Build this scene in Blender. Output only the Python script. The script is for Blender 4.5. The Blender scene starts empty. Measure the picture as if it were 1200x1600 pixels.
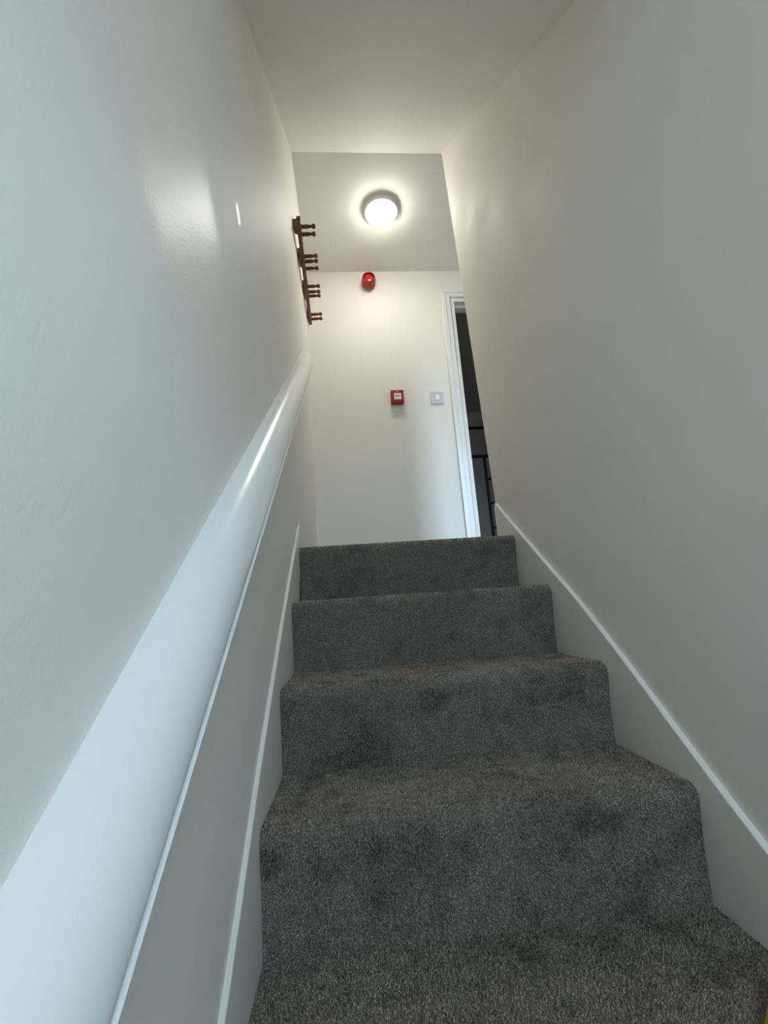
import bpy, bmesh, math, random
import numpy as np
from mathutils import Vector, Matrix, noise

random.seed(7)
rng = np.random.default_rng(11)
SC = bpy.context.scene
COL = SC.collection

# ------------------------------------------------------------------ camera
YAW, PITCH, ROLL = 0.0834, 0.2073, -0.0711
CAM = Vector((0.2012, 0.0, 0.0))
_f = Vector((math.sin(YAW) * math.cos(PITCH), math.cos(YAW) * math.cos(PITCH), math.sin(PITCH)))
_r0 = Vector((math.cos(YAW), -math.sin(YAW), 0))
_u0 = _r0.cross(_f)
_r = math.cos(ROLL) * _r0 + math.sin(ROLL) * _u0
_u = -math.sin(ROLL) * _r0 + math.cos(ROLL) * _u0
cd = bpy.data.cameras.new('camera')
cam = bpy.data.objects.new('camera', cd)
COL.objects.link(cam)
M = Matrix((_r, _u, -_f)).transposed().to_4x4()
M.translation = CAM
cam.matrix_world = M
cd.sensor_fit = 'HORIZONTAL'
cd.sensor_width = 36.0
cd.lens = 36.0 * 702.48 / 1200.0
cd.clip_start = 0.01
SC.camera = cam

# ------------------------------------------------------------------ light and exposure
SKY_STRENGTH = 30.0
LAMP_STRENGTH = 60.0
wd = bpy.data.worlds.new('overcast_sky')
SC.world = wd
wd.use_nodes = True
nt = wd.node_tree
nt.nodes.clear()
tc = nt.nodes.new('ShaderNodeTexCoord')
sx = nt.nodes.new('ShaderNodeSeparateXYZ')
rp = nt.nodes.new('ShaderNodeValToRGB')
rp.color_ramp.elements[0].position = 0.46
rp.color_ramp.elements[0].color = (0.16, 0.17, 0.17, 1)
rp.color_ramp.elements[1].position = 0.52
rp.color_ramp.elements[1].color = (0.58, 0.79, 1.0, 1)
ma = nt.nodes.new('ShaderNodeMath'); ma.operation = 'MULTIPLY_ADD'
ma.inputs[1].default_value = 0.5; ma.inputs[2].default_value = 0.5
bg = nt.nodes.new('ShaderNodeBackground')
bg.inputs['Strength'].default_value = SKY_STRENGTH
wo = nt.nodes.new('ShaderNodeOutputWorld')
nt.links.new(tc.outputs['Generated'], sx.inputs[0])
nt.links.new(sx.outputs['Z'], ma.inputs[0])
nt.links.new(ma.outputs[0], rp.inputs[0])
nt.links.new(rp.outputs[0], bg.inputs['Color'])
nt.links.new(bg.outputs[0], wo.inputs['Surface'])

vs = SC.view_settings
SC.display_settings.display_device = 'sRGB'
vs.view_transform = 'Standard'
vs.look = 'None'
vs.exposure = 0.04
vs.gamma = 1.0
vs.use_curve_mapping = False
SC.cycles.max_bounces = 10
SC.cycles.diffuse_bounces = 7
SC.cycles.glossy_bounces = 4
SC.cycles.sample_clamp_indirect = 8.0

# ------------------------------------------------------------------ measurements of the place (metres)
W, R, G = 0.857, 0.2046, 0.25875          # stair width, rise, going
Y1, Z1, OV = 0.9051, -0.3789, 0.0172      # first full nosing in view, riser rake
H, YC, YW, YB = 2.3126, 1.8945, 1.8800, 2.7409   # ceiling, ceiling fold, end of right wall, end wall
CS = 0.8074                               # slope of the stair ceiling
PIT = R / G
XL, XR = 0.0161, W - 0.0172               # faces of the two strings
SK = 0.0598
ZB = 0.2875
WT, LT = 0.0650, 0.0155                   # how far the walls lean in at the ceiling
DZ = {1: .0046, 2: -.0055, 3: .0013, 4: .0022}
DY = {1: .0034, 2: -.0017, 3: .0001, 4: -.0019}
def step_y(k): return Y1 + (k - 1) * G + DY.get(k, 0)
def step_z(k): return Z1 + (k - 1) * R + DZ.get(k, 0)
ZL = step_z(4)                            # landing level
ZF = step_z(-5)                           # hall floor
XW0, XW1 = 0.0075, 0.0045               # plaster thickness below the landing level
def xl(z): return XW0 + (LT - XW0) * max(0.0, (z - ZB) / (H - ZB))
def xr(z): return W - XW1 - (WT - XW1) * max(0.0, (z - ZB) / (H - ZB))
YH = -1.4                                 # hall end wall
YS = 0.55                                 # where the sloped ceiling turns level
ZS = H - CS * (YC - YS)
YCO = 0.45                                # end of the upper corridor
XC0, XC1 = W + 0.10, 1.95                 # corridor sides

# ------------------------------------------------------------------ helpers
def link(o, parent=None):
    COL.objects.link(o)
    if parent is not None:
        o.parent = parent
    return o
def mesh(name, verts, faces, mat, parent=None, smooth=False, loc=None):
    me = bpy.data.meshes.new(name)
    me.from_pydata([tuple(v) for v in verts], [], [tuple(f) for f in faces])
    me.validate()
    bm = bmesh.new(); bm.from_mesh(me)
    bmesh.ops.recalc_face_normals(bm, faces=bm.faces)
    bm.to_mesh(me); bm.free()
    if mat: me.materials.append(mat)
    if smooth:
        me.polygons.foreach_set('use_smooth', [True] * len(me.polygons))
    o = bpy.data.objects.new(name, me)
    if loc is not None: o.location = loc
    return link(o, parent)
def empty(name, loc=(0, 0, 0), rot=(0, 0, 0)):
    o = bpy.data.objects.new(name, None)
    o.empty_display_size = 0.05
    o.location = loc
    o.rotation_euler = rot
    return link(o)
def tag(o, label, cat=None, group=None, kind=None):
    o['label'] = label
    if cat: o['category'] = cat
    if group: o['group'] = group
    if kind: o['kind'] = kind
    return o
def struct(o, label, cat):
    return tag(o, label, cat, kind='structure')
class Geo:
    def __init__(s): s.v = []; s.f = []
    def add(s, v, f):
        n = len(s.v); s.v += [tuple(p) for p in v]; s.f += [tuple(i + n for i in q) for q in f]; return s
    def box(s, x0, x1, y0, y1, z0, z1):
        v = [(x, y, z) for z in (z0, z1) for y in (y0, y1) for x in (x0, x1)]
        return s.add(v, [(0, 2, 3, 1), (4, 5, 7, 6), (0, 1, 5, 4), (2, 6, 7, 3), (0, 4, 6, 2), (1, 3, 7, 5)])
    def prism(s, a, b):                      # two matching rings of points
        n = len(a)
        f = [tuple(range(n))[::-1], tuple(range(n, 2 * n))]
        f += [(i, (i + 1) % n, n + (i + 1) % n, n + i) for i in range(n)]
        return s.add(list(a) + list(b), f)
    def lathe(s, prof, n=32, M=None):        # prof: (r, h) ; axis z
        v = []; f = []
        for r, h in prof:
            for i in range(n):
                a = 2 * math.pi * i / n
                v.append((r * math.cos(a), r * math.sin(a), h))
        for j in range(len(prof) - 1):
            for i in range(n):
                f.append((j * n + i, j * n + (i + 1) % n, (j + 1) * n + (i + 1) % n, (j + 1) * n + i))
        f.append(tuple(range(n))[::-1]); f.append(tuple(range((len(prof) - 1) * n, len(prof) * n)))
        if M is not None: v = [tuple(M @ Vector(p)) for p in v]
        return s.add(v, f)
    def build(s, name, mat, parent=None, smooth=False, loc=None):
        return mesh(name, s.v, s.f, mat, parent, smooth, loc)
def bevel(o, w, seg=2, ang=30):
    m = o.modifiers.new('bevel', 'BEVEL'); m.width = w; m.segments = seg
    m.limit_method = 'ANGLE'; m.angle_limit = math.radians(ang)
    m.harden_normals = False
    return o
def sharp_smooth(o, deg=35):
    me = o.data
    me.polygons.foreach_set('use_smooth', [True] * len(me.polygons))
    bm = bmesh.new(); bm.from_mesh(me)
    for e in bm.edges:
        if len(e.link_faces) == 2 and e.calc_face_angle(0) > math.radians(deg): e.smooth = False
    bm.to_mesh(me); bm.free()
    return o

# ------------------------------------------------------------------ materials
def new_mat(name):
    m = bpy.data.materials.new(name); m.use_nodes = True
    b = m.node_tree.nodes['Principled BSDF']
    return m, m.node_tree, b
def paint(name, col, rough, spec=0.5, bump=0.03, scale=220.0, wave=0.0, wscale=6.0, rvar=0.0, tint=0.015):
    m, t, b = new_mat(name)
    N, L = t.nodes.new, t.links.new
    co = N('ShaderNodeTexCoord')
    nz = N('ShaderNodeTexNoise'); nz.inputs['Scale'].default_value = scale; nz.inputs['Detail'].default_value = 3
    L(co.outputs['Object'], nz.inputs['Vector'])
    big = N('ShaderNodeTexNoise'); big.inputs['Scale'].default_value = wscale; big.inputs['Detail'].default_value = 2
    L(co.outputs['Object'], big.inputs['Vector'])
    mix = N('ShaderNodeMix'); mix.data_type = 'RGBA'
    mix.inputs['A'].default_value = (*[c * (1 - tint) for c in col], 1)
    mix.inputs['B'].default_value = (*[min(1, c * (1 + tint)) for c in col], 1)
    L(big.outputs['Fac'], mix.inputs['Factor'])
    L(mix.outputs['Result'], b.inputs['Base Color'])
    if rvar:
        mr = N('ShaderNodeMapRange')
        mr.inputs['From Min'].default_value = 0.35; mr.inputs['From Max'].default_value = 0.65
        mr.inputs['To Min'].default_value = rough - rvar; mr.inputs['To Max'].default_value = rough + rvar
        L(big.outputs['Fac'], mr.inputs['Value']); L(mr.outputs[0], b.inputs['Roughness'])
    else:
        b.inputs['Roughness'].default_value = rough
    b.inputs['Specular IOR Level'].default_value = spec
    bp = N('ShaderNodeBump'); bp.inputs['Strength'].default_value = 1.0; bp.inputs['Distance'].default_value = bump * 0.01
    L(nz.outputs['Fac'], bp.inputs['Height'])
    last = bp
    if wave:
        bp2 = N('ShaderNodeBump'); bp2.inputs['Distance'].default_value = wave * 0.01
        L(big.outputs['Fac'], bp2.inputs['Height']); L(bp.outputs['Normal'], bp2.inputs['Normal'])
        last = bp2
    L(last.outputs['Normal'], b.inputs['Normal'])
    return m
def plain(name, col, rough=0.5, spec=0.5, metal=0.0, emit=None, es=0.0, coat=0.0):
    m, t, b = new_mat(name)
    N, L = t.nodes.new, t.links.new
    co = N('ShaderNodeTexCoord'); nz = N('ShaderNodeTexNoise'); nz.inputs['Scale'].default_value = 60
    L(co.outputs['Object'], nz.inputs['Vector'])
    mix = N('ShaderNodeMix'); mix.data_type = 'RGBA'
    mix.inputs['A'].default_value = (*[c * .95 for c in col], 1); mix.inputs['B'].default_value = (*[min(1, c * 1.05) for c in col], 1)
    L(nz.outputs['Fac'], mix.inputs['Factor']); L(mix.outputs['Result'], b.inputs['Base Color'])
    b.inputs['Roughness'].default_value = rough; b.inputs['Specular IOR Level'].default_value = spec
    b.inputs['Metallic'].default_value = metal; b.inputs['Coat Weight'].default_value = coat
    if emit:
        b.inputs['Emission Color'].default_value = (*emit, 1); b.inputs['Emission Strength'].default_value = es
    return m
WHITE = (0.825, 0.79, 0.737)
M_left = paint('satin_wall_paint', WHITE, 0.58, 0.30, bump=0.05, scale=240, wave=0.25, wscale=3.2)
def touch_up(m, spots):
    """glossier touched-up patches of paint: (y, z, half length, half width, roughness) along and across the 45 degree line"""
    t = m.node_tree; N, L = t.nodes.new, t.links.new
    b = t.nodes['Principled BSDF']
    co = N('ShaderNodeTexCoord'); sp = N('ShaderNodeSeparateXYZ'); L(co.outputs['Object'], sp.inputs[0])
    nz = N('ShaderNodeTexNoise'); nz.inputs['Scale'].default_value = 14; nz.inputs['Detail'].default_value = 5; nz.inputs['Roughness'].default_value = .65
    L(co.outputs['Object'], nz.inputs['Vector'])
    def math_(op, x, y):
        n = N('ShaderNodeMath'); n.operation = op
        for i, q in enumerate((x, y)):
            if isinstance(q, (int, float)): n.inputs[i].default_value = q
            else: L(q, n.inputs[i])
        return n.outputs[0]
    yy, zz = sp.outputs['Y'], sp.outputs['Z']
    along = math_('MULTIPLY', math_('ADD', yy, zz), .7071); cross = math_('MULTIPLY', math_('SUBTRACT', zz, yy), .7071)
    total = None
    for (py, pz, hl, hw) in spots:
        u = math_('DIVIDE', math_('SUBTRACT', along, (py + pz) * .7071), hl)
        v = math_('DIVIDE', math_('SUBTRACT', cross, (pz - py) * .7071), hw)
        r2 = math_('ADD', math_('POWER', math_('ABSOLUTE', u, 0), 3.0), math_('POWER', math_('ABSOLUTE', v, 0), 3.0))
        r2 = math_('ADD', r2, math_('MULTIPLY', math_('SUBTRACT', nz.outputs['Fac'], .5), 1.7))
        mr = N('ShaderNodeMapRange'); mr.inputs['From Min'].default_value = 1.25; mr.inputs['From Max'].default_value = .35
        L(r2, mr.inputs['Value'])
        total = mr.outputs[0] if total is None else math_('MAXIMUM', total, mr.outputs[0])
    ro = N('ShaderNodeMapRange'); ro.inputs['To Min'].default_value = .58; ro.inputs['To Max'].default_value = .40
    se = N('ShaderNodeMapRange'); se.inputs['To Min'].default_value = .30; se.inputs['To Max'].default_value = .36
    L(total, ro.inputs['Value']); L(total, se.inputs['Value'])
    L(ro.outputs[0], b.inputs['Roughness']); L(se.outputs[0], b.inputs['Specular IOR Level'])
touch_up(M_left, [(.525, .545, .165, .125), (.800, .815, .016, .022)])
M_right = paint('matt_wall_paint', WHITE, 0.66, 0.25, bump=0.03, scale=170, wave=0.25, wscale=4.0, rvar=0.06)
M_wall = paint('emulsion_wall_paint', WHITE, 0.60, 0.35, bump=0.025, scale=190, wave=0.1)
M_ceil = paint('ceiling_paint', (0.80, 0.788, 0.745), 0.75, 0.25, bump=0.03, scale=150, wave=0.15, wscale=5)
M_gloss = paint('white_gloss_paint', (0.82, 0.82, 0.80), 0.22, 0.5, bump=0.006, scale=90, wave=0.03, wscale=14)
M_skirt = paint('white_eggshell_paint', (0.80, 0.775, 0.725), 0.35, 0.45, bump=0.01, scale=90, wave=0.05, wscale=9)
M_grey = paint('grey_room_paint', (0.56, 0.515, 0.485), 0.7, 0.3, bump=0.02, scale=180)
M_black = plain('black_metal', (0.008, 0.008, 0.009), 0.45, 0.4)
M_red = plain('red_plastic', (0.33, 0.012, 0.012), 0.30, 0.5)
M_redlens = plain('red_lens', (0.50, 0.010, 0.008), 0.12, 0.6, coat=0.6)
M_plast = plain('white_plastic', (0.80, 0.80, 0.80), 0.28, 0.5)
M_swplate = plain('pale_grey_plastic', (0.60, 0.60, 0.64), 0.30, 0.5)
M_label = plain('white_label', (0.78, 0.78, 0.76), 0.5, 0.4)
M_ink = plain('dark_ink', (0.03, 0.06, 0.05), 0.6, 0.3)
M_floor = plain('hall_floor', (0.22, 0.18, 0.13), 0.6, 0.3)
M_wedge = plain('ochre_wood', (0.34, 0.19, 0.025), 0.5, 0.4)
def wood_mat():
    m, t, b = new_mat('stained_wood'); N, L = t.nodes.new, t.links.new
    co = N('ShaderNodeTexCoord'); mp = N('ShaderNodeMapping'); mp.inputs['Scale'].default_value = (60, 6, 60)
    L(co.outputs['Object'], mp.inputs['Vector'])
    nz = N('ShaderNodeTexNoise'); nz.inputs['Scale'].default_value = 3; nz.inputs['Detail'].default_value = 4
    L(mp.outputs[0], nz.inputs['Vector'])
    r = N('ShaderNodeValToRGB'); r.color_ramp.elements[0].color = (0.070, 0.024, 0.012, 1); r.color_ramp.elements[1].color = (0.19, 0.072, 0.030, 1)
    r.color_ramp.elements[0].position = .3; r.color_ramp.elements[1].position = .7
    L(nz.outputs['Fac'], r.inputs[0]); L(r.outputs[0], b.inputs['Base Color'])
    b.inputs['Roughness'].default_value = 0.32
    return m
M_wood = wood_mat()
def carpet_mat():
    m, t, b = new_mat('grey_twist_carpet'); N, L = t.nodes.new, t.links.new
    at = N('ShaderNodeAttribute'); at.attribute_name = 'tone'
    r = N('ShaderNodeValToRGB')
    r.color_ramp.elements[0].color = (0.050, 0.042, 0.032, 1)
    r.color_ramp.elements[1].color = (0.60, 0.515, 0.43, 1)
    L(at.outputs['Fac'], r.inputs[0]); L(r.outputs[0], b.inputs['Base Color'])
    b.inputs['Roughness'].default_value = 0.95; b.inputs['Specular IOR Level'].default_value = 0.08
    return m
M_pile = carpet_mat()
def backing_mat():
    m, t, b = new_mat('carpet_backing'); N, L = t.nodes.new, t.links.new
    co = N('ShaderNodeTexCoord'); nz = N('ShaderNodeTexNoise'); nz.inputs['Scale'].default_value = 500; nz.inputs['Detail'].default_value = 2
    L(co.outputs['Object'], nz.inputs['Vector'])
    r = N('ShaderNodeValToRGB'); r.color_ramp.elements[0].color = (0.08, 0.074, 0.068, 1); r.color_ramp.elements[1].color = (0.27, 0.24, 0.205, 1)
    r.color_ramp.elements[0].position = .3; r.color_ramp.elements[1].position = .7
    L(nz.outputs['Fac'], r.inputs[0]); L(r.outputs[0], b.inputs['Base Color'])
    bp = N('ShaderNodeBump'); bp.inputs['Distance'].default_value = 0.004; L(nz.outputs['Fac'], bp.inputs['Height']); L(bp.outputs[0], b.inputs['Normal'])
    b.inputs['Roughness'].default_value = 0.95; b.inputs['Specular IOR Level'].default_value = 0.08
    return m
M_back = backing_mat()
def glass_mat():
    m = bpy.data.materials.new('window_glass'); m.use_nodes = True; t = m.node_tree; t.nodes.clear()
    N, L = t.nodes.new, t.links.new
    o = N('ShaderNodeOutputMaterial'); tr = N('ShaderNodeBsdfTransparent'); gl = N('ShaderNodeBsdfGlossy'); mx = N('ShaderNodeMixShader')
    tr.inputs[0].default_value = (0.95, 0.97, 0.97, 1); gl.inputs['Roughness'].default_value = 0.02
    mx.inputs[0].default_value = 0.06
    L(tr.outputs[0], mx.inputs[1]); L(gl.outputs[0], mx.inputs[2]); L(mx.outputs[0], o.inputs[0])
    return m
M_glass = glass_mat()
M_diff = plain('lit_diffuser', (0.9, 0.9, 0.88), 0.4, 0.4, emit=(1.0, 0.985, 0.895), es=LAMP_STRENGTH)

# ------------------------------------------------------------------ the setting
ZTOP = H + 0.12
# left wall: plumb below the landing, leaning in slightly above it
g = Geo()
zs = [ZF - .1, ZB] + list(np.linspace(ZB + .1, ZTOP, 8))
a = [(xl(z), YH - .1, z) for z in zs] + [(-.12, YH - .1, ZTOP), (-.12, YH - .1, ZF - .1)]
b_ = [(x, YB + .02, z) for x, _, z in a]
g.prism(a, b_)
wl = g.build('wall_left', M_left)
struct(wl, 'satin white wall on the left of the stairs', 'wall')
# right wall, ending in an outside corner at the landing
SWY = (-0.58, -0.24, 0.20, 0.52)           # small window in the right wall beside the photographer: y0, y1, z0, z1
def rw_piece(g, y0, y1, z0, z1):
    zz = [z0] + [z for z in zs if z0 + .001 < z < z1 - .001] + [z1]
    a = [(xr(z), y0, z) for z in zz] + [(W + .10, y0, z1), (W + .10, y0, z0)]
    g.prism(a, [(x, y1, z) for x, _, z in a])
g = Geo()
rw_piece(g, YH - .1, SWY[0], zs[0], ZTOP)
rw_piece(g, SWY[0], SWY[1], zs[0], SWY[2])
rw_piece(g, SWY[0], SWY[1], SWY[3], ZTOP)
rw_piece(g, SWY[1], YW, zs[0], ZTOP)
wr = bevel(g.build('wall_right', M_right), 0.004, 2, 50)
struct(wr, 'white wall on the right of the stairs ending at the landing', 'wall')
# end wall with the doorway
DX0, DX1, DZT = 1.005, 1.765, 2.085
g = Geo()
g.box(-.12, DX0, YB, YB + .12, ZL - .3, ZTOP)
g.box(DX1, XC1 + .1, YB, YB + .12, ZL - .3, ZTOP)
g.box(DX0, DX1, YB, YB + .12, DZT, ZTOP)
struct(g.build('wall_end', M_wall), 'white end wall of the landing behind the alarm and switch', 'wall')
# sloped, landing and hall ceilings
g = Geo()
t = .12
a = [(-.1, YC, H), (-.1, YS, ZS), (-.1, YS, ZS + t + .1), (-.1, YC, H + t)]
g.prism(a, [(W + .09, y, z) for _, y, z in a])
struct(g.build('ceiling_slope', M_ceil), 'sloping white ceiling above the stairs', 'ceiling')
g = Geo()
g.box(-.11, XC1 + .1, YC, YB + .1, H, H + t)
g.box(W + .02, XC1 + .1, YCO - .1, YC, H, H + t)
struct(g.build('ceiling', M_ceil), 'flat grey-white ceiling of the landing with the round light', 'ceiling')
g = Geo(); g.box(-.1, W + .09, YH - .1, YS, ZS, ZS + t)
struct(g.build('ceiling_hall', M_ceil), 'flat ceiling of the lower hall', 'ceiling')
# hall end wall with a tall window behind the photographer
def wall_with_hole(name, x0, x1, y0, y1, z0, z1, hx0, hx1, hz0, hz1, mat):
    g = Geo()
    g.box(x0, hx0, y0, y1, z0, z1); g.box(hx1, x1, y0, y1, z0, z1)
    g.box(hx0, hx1, y0, y1, z0, hz0); g.box(hx0, hx1, y0, y1, hz1, z1)
    return g.build(name, mat)
def window(name, centre, w, hh, facing, label):      # facing: the way the daylight comes in, as a turn about z from +y
    e = empty(name, centre, (0, 0, facing)); struct(e, label, 'window')
    w2, fw = w / 2, .035
    g = Geo()
    g.box(-w2, -w2 + fw, -.03, .03, 0, hh); g.box(w2 - fw, w2, -.03, .03, 0, hh)
    g.box(-w2 + fw, w2 - fw, -.03, .03, 0, fw); g.box(-w2 + fw, w2 - fw, -.03, .03, hh - fw, hh)
    g.build('window_frame', M_gloss, e)
    g = Geo(); g.box(-w2 + fw, w2 - fw, -.003, .003, fw, hh - fw)
    g.build('pane', M_glass, e)
    ld = bpy.data.lights.new(name + '_daylight', 'AREA'); ld.shape = 'RECTANGLE'; ld.size = w; ld.size_y = hh
    ld.cycles.is_portal = True
    lo = bpy.data.objects.new(name + '_daylight', ld); COL.objects.link(lo)
    n = Vector((-math.sin(facing), math.cos(facing), 0))
    lo.location = Vector(centre) - n * .06 + Vector((0, 0, hh / 2))
    lo.rotation_euler = (math.pi / 2, 0, facing)
HW = (0.40, 0.83, 0.38, 1.19)
struct(wall_with_hole('wall_hall', -.12, W + .1, YH - .12, YH, ZF - .1, ZS + .1, *HW, M_wall), 'white end wall of the lower hall', 'wall')
window('window_1', ((HW[0] + HW[1]) / 2, YH - .06, HW[2]), HW[1] - HW[0], HW[3] - HW[2], 0.0, 'white framed high window at the foot of the stairs')
window('window_3', (W + .06, (SWY[0] + SWY[1]) / 2, SWY[2]), SWY[1] - SWY[0], SWY[3] - SWY[2], math.pi / 2, 'small white framed window in the right wall near the foot of the stairs')
# upper corridor that runs back beside the stairs
CW = (1.12, 1.58, 0.30, 1.80)
struct(wall_with_hole('wall_corridor_end', W + .1, XC1 + .1, YCO - .12, YCO, ZL - .1, ZTOP, *CW, M_wall), 'white end wall of the upper corridor', 'wall')
window('window_2', ((CW[0] + CW[1]) / 2, YCO - .06, CW[2]), CW[1] - CW[0], CW[3] - CW[2], 0.0, 'white framed window at the far end of the upper corridor')
g = Geo(); g.box(XC1, XC1 + .1, YCO - .1, YB + .1, ZL - .1, ZTOP)
struct(g.build('wall_corridor', M_wall), 'white side wall of the upper corridor', 'wall')
g = Geo(); g.box(-.1, W + .09, YH - .1, step_y(-4) + .05, ZF - .1, ZF)
struct(g.build('floor_hall', M_floor), 'brown floor of the lower hall', 'floor')
g = Geo()
g.box(-.05, XC1 + .05, step_y(4) + .20, YB + .12, ZL - .12, ZL)
g.box(W + .08, XC1 + .05, YCO - .1, step_y(4) + .20, ZL - .12, ZL)
struct(g.build('floor_landing', M_back), 'grey carpeted floor of the landing at the top of the stairs', 'floor')
# the dim grey room past the doorway
RX0, RX1, RY1, RZ1 = 0.30, 3.00, 5.40, H + .1
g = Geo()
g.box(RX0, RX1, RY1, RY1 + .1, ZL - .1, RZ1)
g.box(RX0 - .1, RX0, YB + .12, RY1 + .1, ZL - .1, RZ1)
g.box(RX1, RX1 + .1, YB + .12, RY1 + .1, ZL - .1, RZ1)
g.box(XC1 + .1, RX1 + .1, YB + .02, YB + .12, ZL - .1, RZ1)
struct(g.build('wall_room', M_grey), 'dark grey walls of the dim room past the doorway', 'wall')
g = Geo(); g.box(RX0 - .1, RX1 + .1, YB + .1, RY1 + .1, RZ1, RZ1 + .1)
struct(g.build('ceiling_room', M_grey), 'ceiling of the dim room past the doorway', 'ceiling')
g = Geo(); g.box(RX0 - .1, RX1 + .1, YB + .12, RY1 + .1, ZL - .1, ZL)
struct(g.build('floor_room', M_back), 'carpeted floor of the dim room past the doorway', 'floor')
# door casing: architrave, lining and stop
e = empty('door_1', (DX0, YB, ZL)); struct(e, 'white painted door casing at the right end of the landing', 'door')
def casing(g, w0, w1, d):      # a mitred frame round the opening, proud of the wall by d
    x0, x1, zt = 0, DX1 - DX0, DZT - ZL
    g.prism([(x0 - w0, 0, 0), (x0 - w0, 0, zt + w0), (x0 - w1, 0, zt + w1), (x0 - w1, 0, 0)],
            [(x0 - w0, -d, 0), (x0 - w0, -d, zt + w0), (x0 - w1, -d, zt + w1), (x0 - w1, -d, 0)])
    g.prism([(x1 + w0, 0, 0), (x1 + w0, 0, zt + w0), (x1 + w1, 0, zt + w1), (x1 + w1, 0, 0)],
            [(x1 + w0, -d, 0), (x1 + w0, -d, zt + w0), (x1 + w1, -d, zt + w1), (x1 + w1, -d, 0)])
    g.prism([(x0 - w0, 0, zt + w0), (x1 + w0, 0, zt + w0), (x1 + w1, 0, zt + w1), (x0 - w1, 0, zt + w1)],
            [(x0 - w0, -d, zt + w0), (x1 + w0, -d, zt + w0), (x1 + w1, -d, zt + w1), (x0 - w1, -d, zt + w1)])
g = Geo(); casing(g, .008, .040, .014); casing(g, .038, .070, .020)
bevel(g.build('architrave', M_gloss, e), .003)
g = Geo(); dw, dh = DX1 - DX0, DZT - ZL
g.box(-.001, .022, .0, .125, 0, dh); g.box(dw - .022, dw + .001, .0, .125, 0, dh); g.box(.022, dw - .022, .0, .125, dh - .022, dh + .001)
g.build('door_lining', M_gloss, e)
g = Geo(); g.box(.022, .034, .05, .085, 0, dh - .022); g.box(dw - .034, dw - .022, .05, .085, 0, dh - .022); g.box(.034, dw - .034, .05, .085, dh - .034, dh - .022)
g.build('door_stop', M_gloss, e)

# ------------------------------------------------------------------ strings (raked skirtings) on both walls
def nose_line(y): return Z1 + PIT * (y - Y1)
def string(name, side, pts, label):           # pts: (y, height of the top edge above the nosing line)
    yend = pts[-1][0]
    def ring(x):
        top = [(x, y, nose_line(y) + o) for y, o in pts]
        return [(x, pts[0][0], nose_line(pts[0][0]) - .49)] + top + [(x, yend, ZL - .02), (x, step_y(4) - .1, ZL - .30)]
    g = Geo()
    if side < 0: g.prism(ring(-.004), ring(XL))
    else: g.prism(ring(XR), ring(W + .004))
    o = bevel(g.build(name, M_skirt), .003, 2, 50)
    struct(o, label, 'skirting')
    return o
string('baseboard_left', -1, [(-.62, .057), (.70, .058), (.80, .067), (.90, .078), (1.02, .083), (1.18, .083), (1.32, .079), (1.45, .074), (1.60, .065), (1.735, .056), (1.745, .046)],
       'white raked skirting board under the handrail on the left')
string('baseboard_right', 1, [(-.62, .056), (.77, .056), (.86, .057), (.95, .062), (1.05, .069), (1.16, .073), (1.27, .072), (1.38, .064), (1.50, .053), (1.62, .043), (1.75, .034), (YW - .018, .030), (YW - .003, -.004)],
       'white raked skirting board along the right wall')
# level skirting on the landing end wall
g = Geo(); g.box(0.0, DX0 - .07, YB - .015, YB + .002, ZL, ZL + .11)
struct(bevel(g.build('baseboard_end', M_skirt), .003), 'white skirting board at the foot of the landing end wall', 'skirting')

# ------------------------------------------------------------------ carpeted stairs
def step_profile(k):
    y0, z0 = step_y(k), step_z(k)
    zb = step_z(k - 1)
    yb = y0 + OV
    y1 = (step_y(k + 1) + OV) if k < 4 else y0 + .21
    rr = .024
    pts = [(yb + .004, zb - .004)]
    n = 8
    for i in range(n + 1): 
        s = i / n
        bulge = .005 * math.sin(math.pi * s) 
        pts.append((yb + (y0 - yb) * s + bulge, zb + (z0 - rr - zb) * s))
    for i in range(1, 9):
        a = math.pi / 2 * i / 8
        pts.append((y0 + rr - rr * math.cos(a), z0 - rr + rr * math.sin(a)))
    n = 10
    for i in range(1, n + 1):
        s = i / n
        pts.append((y0 + rr + (y1 - y0 - rr) * s, z0 - .002 * math.sin(math.pi * s)))
    pts[-1] = (y1 + .004, z0)
    return pts
def vnoise(P, seed):
    return np.array([noise.noise(Vector((p[0] + seed, p[1] - seed, p[2]))) for p in P])
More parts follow.
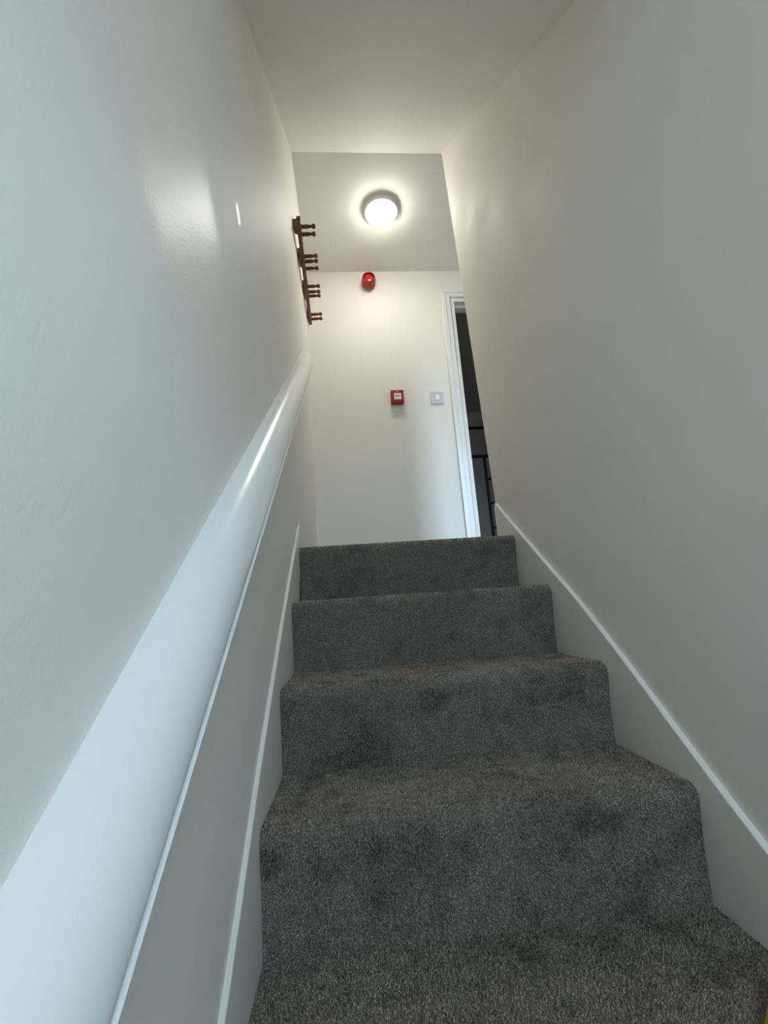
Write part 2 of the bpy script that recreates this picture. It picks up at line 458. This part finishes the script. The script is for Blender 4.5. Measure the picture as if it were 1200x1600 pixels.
def pile(prof, k, spacing, parent):
    P = np.array(prof); d = np.diff(P, axis=0); L = np.hypot(d[:, 0], d[:, 1]); S = np.concatenate([[0], np.cumsum(L)])
    nx, ns = int((XR - XL) / spacing), int(S[-1] / spacing)
    gx, gs = np.meshgrid(np.arange(nx) + .5, np.arange(ns) + .5)
    n = gx.size
    x = XL + .001 + (gx.ravel() + rng.uniform(-.5, .5, n)) / nx * (XR - XL - .002)
    s = (gs.ravel() + rng.uniform(-.5, .5, n)) / ns * S[-1]
    s = np.clip(s, 0, S[-1] - 1e-6)
    i = np.clip(np.searchsorted(S, s, 'right') - 1, 0, len(L) - 1)
    f = ((s - S[i]) / L[i])[:, None]
    yz = P[i] * (1 - f) + P[i + 1] * f
    base = np.column_stack([x, yz])
    tan = np.column_stack([np.zeros(n), d[i] / L[i][:, None]])          # along the profile, upwards
    nor = np.column_stack([np.zeros(n), -tan[:, 2], tan[:, 1]])
    side = np.array([1., 0, 0])
    # which way the pile has been brushed
    c = base * 13.0
    m1 = vnoise(c, k * 7.3); m2 = vnoise(c * 2.3, k * 3.1 + 40); m3 = vnoise(base * 5.0, k * 1.7 + 90); m4 = vnoise(base * 48.0, k * 2.9 + 20)
    brush = m1 * .75 + m2 * .55 + .22 * m4
    ax = .6 * (vnoise(c * 1.2, 17 + k)) + rng.normal(0, .42, n)
    at = .25 + .9 * brush + rng.normal(0, .42, n)
    dirv = nor + side[None] * ax[:, None] + tan * (-at)[:, None]
    dirv /= np.linalg.norm(dirv, axis=1)[:, None]
    h = spacing * rng.uniform(1.0, 1.6, n)
    rad = spacing * rng.uniform(.42, .62, n)
    # tuft: three sided, slightly blunt
    ref = np.cross(dirv, np.array([.3, .5, .8])[None]); ref /= np.linalg.norm(ref, axis=1)[:, None]
    ref2 = np.cross(dirv, ref)
    ph = rng.uniform(0, 6.28, n)
    V = np.zeros((n, 4, 3))
    for j in range(3):
        a = ph + j * 2.0944
        V[:, j] = base - nor * .001 + (ref * np.cos(a)[:, None] + ref2 * np.sin(a)[:, None]) * rad[:, None]
    V[:, 3] = base + dirv * h[:, None]
    V[:, :, 0] = np.clip(V[:, :, 0], XL + .0006, XR - .0006)
    tone = .46 + .19 * rng.normal(0, 1, n).clip(-1.8, 1.8) + .14 * m3 + .16 * m4 - .50 * np.clip(brush - .05, 0, .6)
    tone = np.clip(tone, .02, 1)
    me = bpy.data.meshes.new('carpet_pile')
    me.vertices.add(n * 4); me.vertices.foreach_set('co', V.ravel())
    idx = np.arange(n)[:, None] * 4
    tri = np.concatenate([idx + np.array([[0, 1, 3]]), idx + np.array([[1, 2, 3]]), idx + np.array([[2, 0, 3]])], 1).reshape(-1, 3)
    nt_ = len(tri)
    me.loops.add(nt_ * 3); me.loops.foreach_set('vertex_index', tri.ravel().astype(np.int32))
    me.polygons.add(nt_); me.polygons.foreach_set('loop_start', np.arange(nt_, dtype=np.int32) * 3)
    me.polygons.foreach_set('loop_total', np.full(nt_, 3, np.int32))
    at_ = me.attributes.new('tone', 'FLOAT', 'POINT'); at_.data.foreach_set('value', np.repeat(tone, 4).astype(np.float32))
    me.update(calc_edges=True)
    me.materials.append(M_pile)
    o = bpy.data.objects.new('carpet_pile', me); link(o, parent); o['kind'] = 'stuff'
    return o
stair = empty('staircase', (0, 0, 0))
tag(stair, 'straight flight of stairs covered in mottled grey carpet', 'stairs')
for k in range(-4, 5):
    prof = step_profile(k)
    g = Geo()
    low = prof[0][1] - .08
    nx = 2
    ring = prof + [(prof[-1][0], low), (prof[0][0], low)]
    g.prism([(XL, y, z) for y, z in ring], [(XR, y, z) for y, z in ring])
    st = sharp_smooth(g.build('step', M_back, stair))
    if k >= 0:
        pile(prof, k, .0033 if k <= 1 else .0037, st)

# ------------------------------------------------------------------ handrail
NL = math.hypot(1, PIT)
tv = Vector((0, 1 / NL, PIT / NL)); nv = Vector((0, -PIT / NL, 1 / NL))
body = [(-.004, -.2850), (.0075, -.2828), (.015, -.2828), (.024, -.2848), (.033, -.2888), (.0410, -.2942), (.0480, -.3010), (.0540, -.3095),
        (.0585, -.3190), (.0614, -.3295), (.0628, -.3390), (.0624, -.3450), (.0600, -.3486), (.0560, -.3497), (-.004, -.3497)]
lip = [(-.004, -.3498), (.0560, -.3498), (.0560, -.3518), (.0622, -.3522), (.0632, -.3535), (.0630, -.3552), (.0610, -.3565), (-.004, -.3565)]
def sweep(prof, s0, s1, n=2):
    g = Geo()
    fr = lambda s: [Vector((x, 0, 0)) + nv * q + tv * s for x, q in prof]
    g.prism(fr(s0), fr(s1)); return g
rail = empty('handrail', (0, 0, 0)); tag(rail, 'thick rounded white gloss handrail fixed along the left wall', 'handrail')
SJ, SE = 0.80 - .012, 2.52
for s0, s1 in ((-.42, SJ - .0006), (SJ, SE)):
    bevel(sharp_smooth(sweep(body, s0, s1).build('rail_length', M_gloss, rail), 30), .0006, 1, 60)
sharp_smooth(sweep(lip, -.42, SE - .004).build('bottom_lip', M_gloss, rail), 30)

# ------------------------------------------------------------------ round ceiling light
e = empty('ceiling_light', (.497, 2.226, H)); e.scale = (.91, .91, .91); tag(e, 'round white glowing light fixed to the landing ceiling', 'ceiling light')
g = Geo(); g.lathe([(.104, 0), (.1065, -.003), (.1065, -.034), (.1045, -.0380), (.1005, -.0390), (.0985, -.038), (.0985, -.028)], 48)
sharp_smooth(g.build('base_ring', M_plast, e), 40)
g = Geo(); g.lathe([(.0983, -.030), (.0983, -.0420), (.0965, -.0510), (.0890, -.0600), (.072, -.0680), (.046, -.0730), (.015, -.0750)], 48)
sharp_smooth(g.build('diffuser', M_diff, e), 60)

# ------------------------------------------------------------------ alarm sounder, call point, switch (all on the end wall)
RX = Matrix.Rotation(math.pi / 2, 4, 'X')       # lathe axis z -> -y
e = empty('alarm_sounder', (.434, YB, 2.205)); tag(e, 'round red alarm sounder high on the end wall just under the ceiling', 'alarm')
g = Geo(); g.lathe([(.036, 0), (.040, .003), (.040, .012), (.036, .014)], 32, RX)
sharp_smooth(g.build('wall_base', M_plast, e), 40)
g = Geo(); g.lathe([(.044, .010), (.0480, .014), (.0485, .034), (.0470, .052), (.0440, .070), (.0425, .078), (.0400, .080), (.0375, .079), (.0365, .072), (.0360, .060)], 40, RX)
sharp_smooth(g.build('sounder_body', M_red, e), 35)
g = Geo(); g.lathe([(.0358, .056), (.0350, .066), (.0290, .071), (.0190, .074), (.008, .075)], 32, RX)
sharp_smooth(g.build('beacon_lens', M_redlens, e), 50)
rb0 = None
for i in range(8):
    if rb0 is None:
        rb = rb0 = Geo().box(-.004, .004, -.046, -.020, .044, .0500).build('grille_rib', M_red, e)
    else:
        rb = rb0.copy(); link(rb, e)
    rb.rotation_euler = (0, i * math.pi / 4, 0)

e = empty('call_point', (.568, YB, 1.291)); tag(e, 'square red fire alarm call point with white centre on the end wall', 'call point')
def bx(name, x0, x1, y0, y1, z0, z1, mat, par, bw=.003):
    return bevel(Geo().box(x0, x1, y0, y1, z0, z1).build(name, mat, par), bw)
bx('back_box', -.041, .041, -.030, .001, .002, .087, M_red, e, .004)
fc = bx('front_cover', -.043, .043, -.046, -.030, 0, .090, M_red, e, .005)
bx('break_panel', -.022, .025, -.0475, -.0455, .021, .066, M_label, e, .001)
pr = Geo()
pr.box(-.012, -.001, -.0481, -.0474, .044, .050); pr.box(.003, .014, -.0481, -.0474, .044, .050)
pr.add([(-.017, -.0481, .047), (-.013, -.0481, .043), (-.013, -.0481, .051)], [(0, 1, 2)])
pr.add([(.019, -.0481, .047), (.015, -.0481, .051), (.015, -.0481, .043)], [(0, 1, 2)])
pr.box(-.0022, .0042, -.0481, -.0474, .0445, .0500)
pr.build('printed_mark', M_ink, e)
g = Geo(); g.lathe([(.0035, .046), (.0035, .0475), (.002, .048)], 16, Matrix.Translation((.001, 0, .078)) @ RX)
g.build('indicator', M_label, e)

e = empty('light_switch', (.8365, YB, 1.290)); tag(e, 'square white light switch on the end wall beside the door casing', 'light switch')
bx('plate', -.043, .043, -.010, .001, 0, .086, M_swplate, e, .003)
rk = Geo()
rk.prism([(x_, y_, z_) for x_ in (-.007,) for y_, z_ in ((-.009, .026), (-.0125, .028), (-.0165, .060), (-.009, .062))],
         [(x_, y_, z_) for x_ in (.017,) for y_, z_ in ((-.009, .026), (-.0125, .028), (-.0165, .060), (-.009, .062))])
bevel(rk.build('rocker', M_plast, e), .001)
for sxx in (-.030, .030):
    g = Geo(); g.lathe([(.0035, .009), (.0035, .0105), (.002, .0110)], 16, Matrix.Translation((sxx, 0, .043)) @ RX)
    g.build('screw_cap', M_plast, e)

# ------------------------------------------------------------------ wooden peg rack on the left wall above the handrail's end
A = Vector((.0424, 1.844, 1.850)); B = Vector((.0290, 2.636, 1.850))
rack = empty('peg_rack', A); tag(rack, 'brown wooden rack of turned coat pegs on the left wall above the handrail end', 'coat rack')
ya = (B - A).normalized(); xa = Vector((ya.y, -ya.x, 0)); za = Vector((0, 0, 1))
def rk_pt(x, y, z): return xa * x + ya * y + za * z
Lr = (B - A).length
def rbox(name, x0, x1, y0, y1, z0, z1, mat, bw=.002):
    g = Geo().box(x0, x1, y0, y1, z0, z1)
    g.v = [tuple(rk_pt(*p)) for p in g.v]
    return bevel(g.build(name, mat, rack), bw)
rbox('top_rail', -.010, .010, 0, Lr, .003, .022, M_wood)
rbox('bottom_rail', -.010, .010, 0, Lr, -.022, -.003, M_wood)
pegs = [1.878, 1.920, 2.065, 2.100, 2.160, 2.303, 2.347, 2.380, 2.558, 2.590]
zoff = [-.008, -.012, -.010, -.011, -.004, -.002, -.004, -.006, -.002, -.012]
for (c0, c1) in ((1.868, 1.905), (2.050, 2.125), (2.288, 2.390), (2.545, 2.600)):
    g = Geo()
    y0, y1 = c0 - A.y, c1 - A.y
    wx = lambda yy: -(A.x + (B.x - A.x) * yy / (B.y - A.y)) + .0125
    a = [(wx(y0), y0, -.03), (-.008, y0, -.03), (-.008, y1, -.03), (wx(y1) + .006, y1 - .006, -.03)]
    g.prism([rk_pt(*p) for p in a], [rk_pt(p[0], p[1], .03) for p in a])
    bevel(g.build('wall_block', M_wood, rack), .002)
pg = Geo().lathe([(.0098, 0), (.0105, .007), (.0086, .012), (.0096, .020), (.0098, .030), (.0084, .042), (.0064, .049), (.0066, .052), (.0098, .056), (.0118, .061), (.0116, .066), (.0085, .071), (.004, .073)], 16)
pm = None
for yy, zo in zip(pegs, zoff):
    if pm is None:
        po = sharp_smooth(pg.build('peg', M_wood, rack), 60); pm = po
    else:
        po = pm.copy(); link(po, rack)
    po.location = rk_pt(.0075, yy - A.y, zo)
    q = Vector((0, 0, 1)).rotation_difference((xa + za * .06).normalized())
    po.rotation_mode = 'QUATERNION'; po.rotation_quaternion = q

# ------------------------------------------------------------------ black metal bunk bed seen through the doorway
bed = empty('bunk_bed', (1.60, 4.58, ZL)); tag(bed, 'black metal bunk bed frame with ladder in the dim room past the doorway', 'bed')
def rod(name, p, q, r, par):
    p, q = Vector(p), Vector(q); d = q - p
    M_ = Matrix.Translation(p) @ Vector((0, 0, 1)).rotation_difference(d.normalized()).to_matrix().to_4x4()
    return sharp_smooth(Geo().lathe([(r, 0), (r, d.length)], 12, M_).build(name, M_black, par), 60)
rod('guard_rail', (-1.0, 0, 1.620), (.95, 0, 1.620), .018, bed)
rod('bed_rail', (-1.0, 0, 1.292), (.95, 0, 1.292), .018, bed)
rod('bed_rail', (-1.0, 0, .32), (.95, 0, .32), .018, bed)
for x in (-1.0, .95): rod('corner_post', (x, 0, 0), (x, 0, 1.72), .02, bed)
for x in (.112, .50): rod('ladder_stile', (x, -.02, 0), (x, -.02, 1.292), .015, bed)
for z in (1.025, .760, .495): rod('ladder_rung', (.112, -.02, z), (.50, -.02, z), .011, bed)

# ------------------------------------------------------------------ ochre wooden wedge lying on the lowest tread in view
za_ = step_z(0)
e = empty('door_wedge', (.727, .697, za_ + .010), (0, 0, math.radians(38)))
tag(e, 'ochre wooden wedge on the lowest visible tread at the right edge', 'door wedge')
g = Geo(); g.prism([(-.03, 0, 0), (.075, 0, 0), (.075, 0, .012), (-.03, 0, .005)], [(-.03, -.045, 0), (.075, -.045, 0), (.075, -.045, .012), (-.03, -.045, .005)])
bevel(g.build('wedge_body', M_wedge, e), .002)
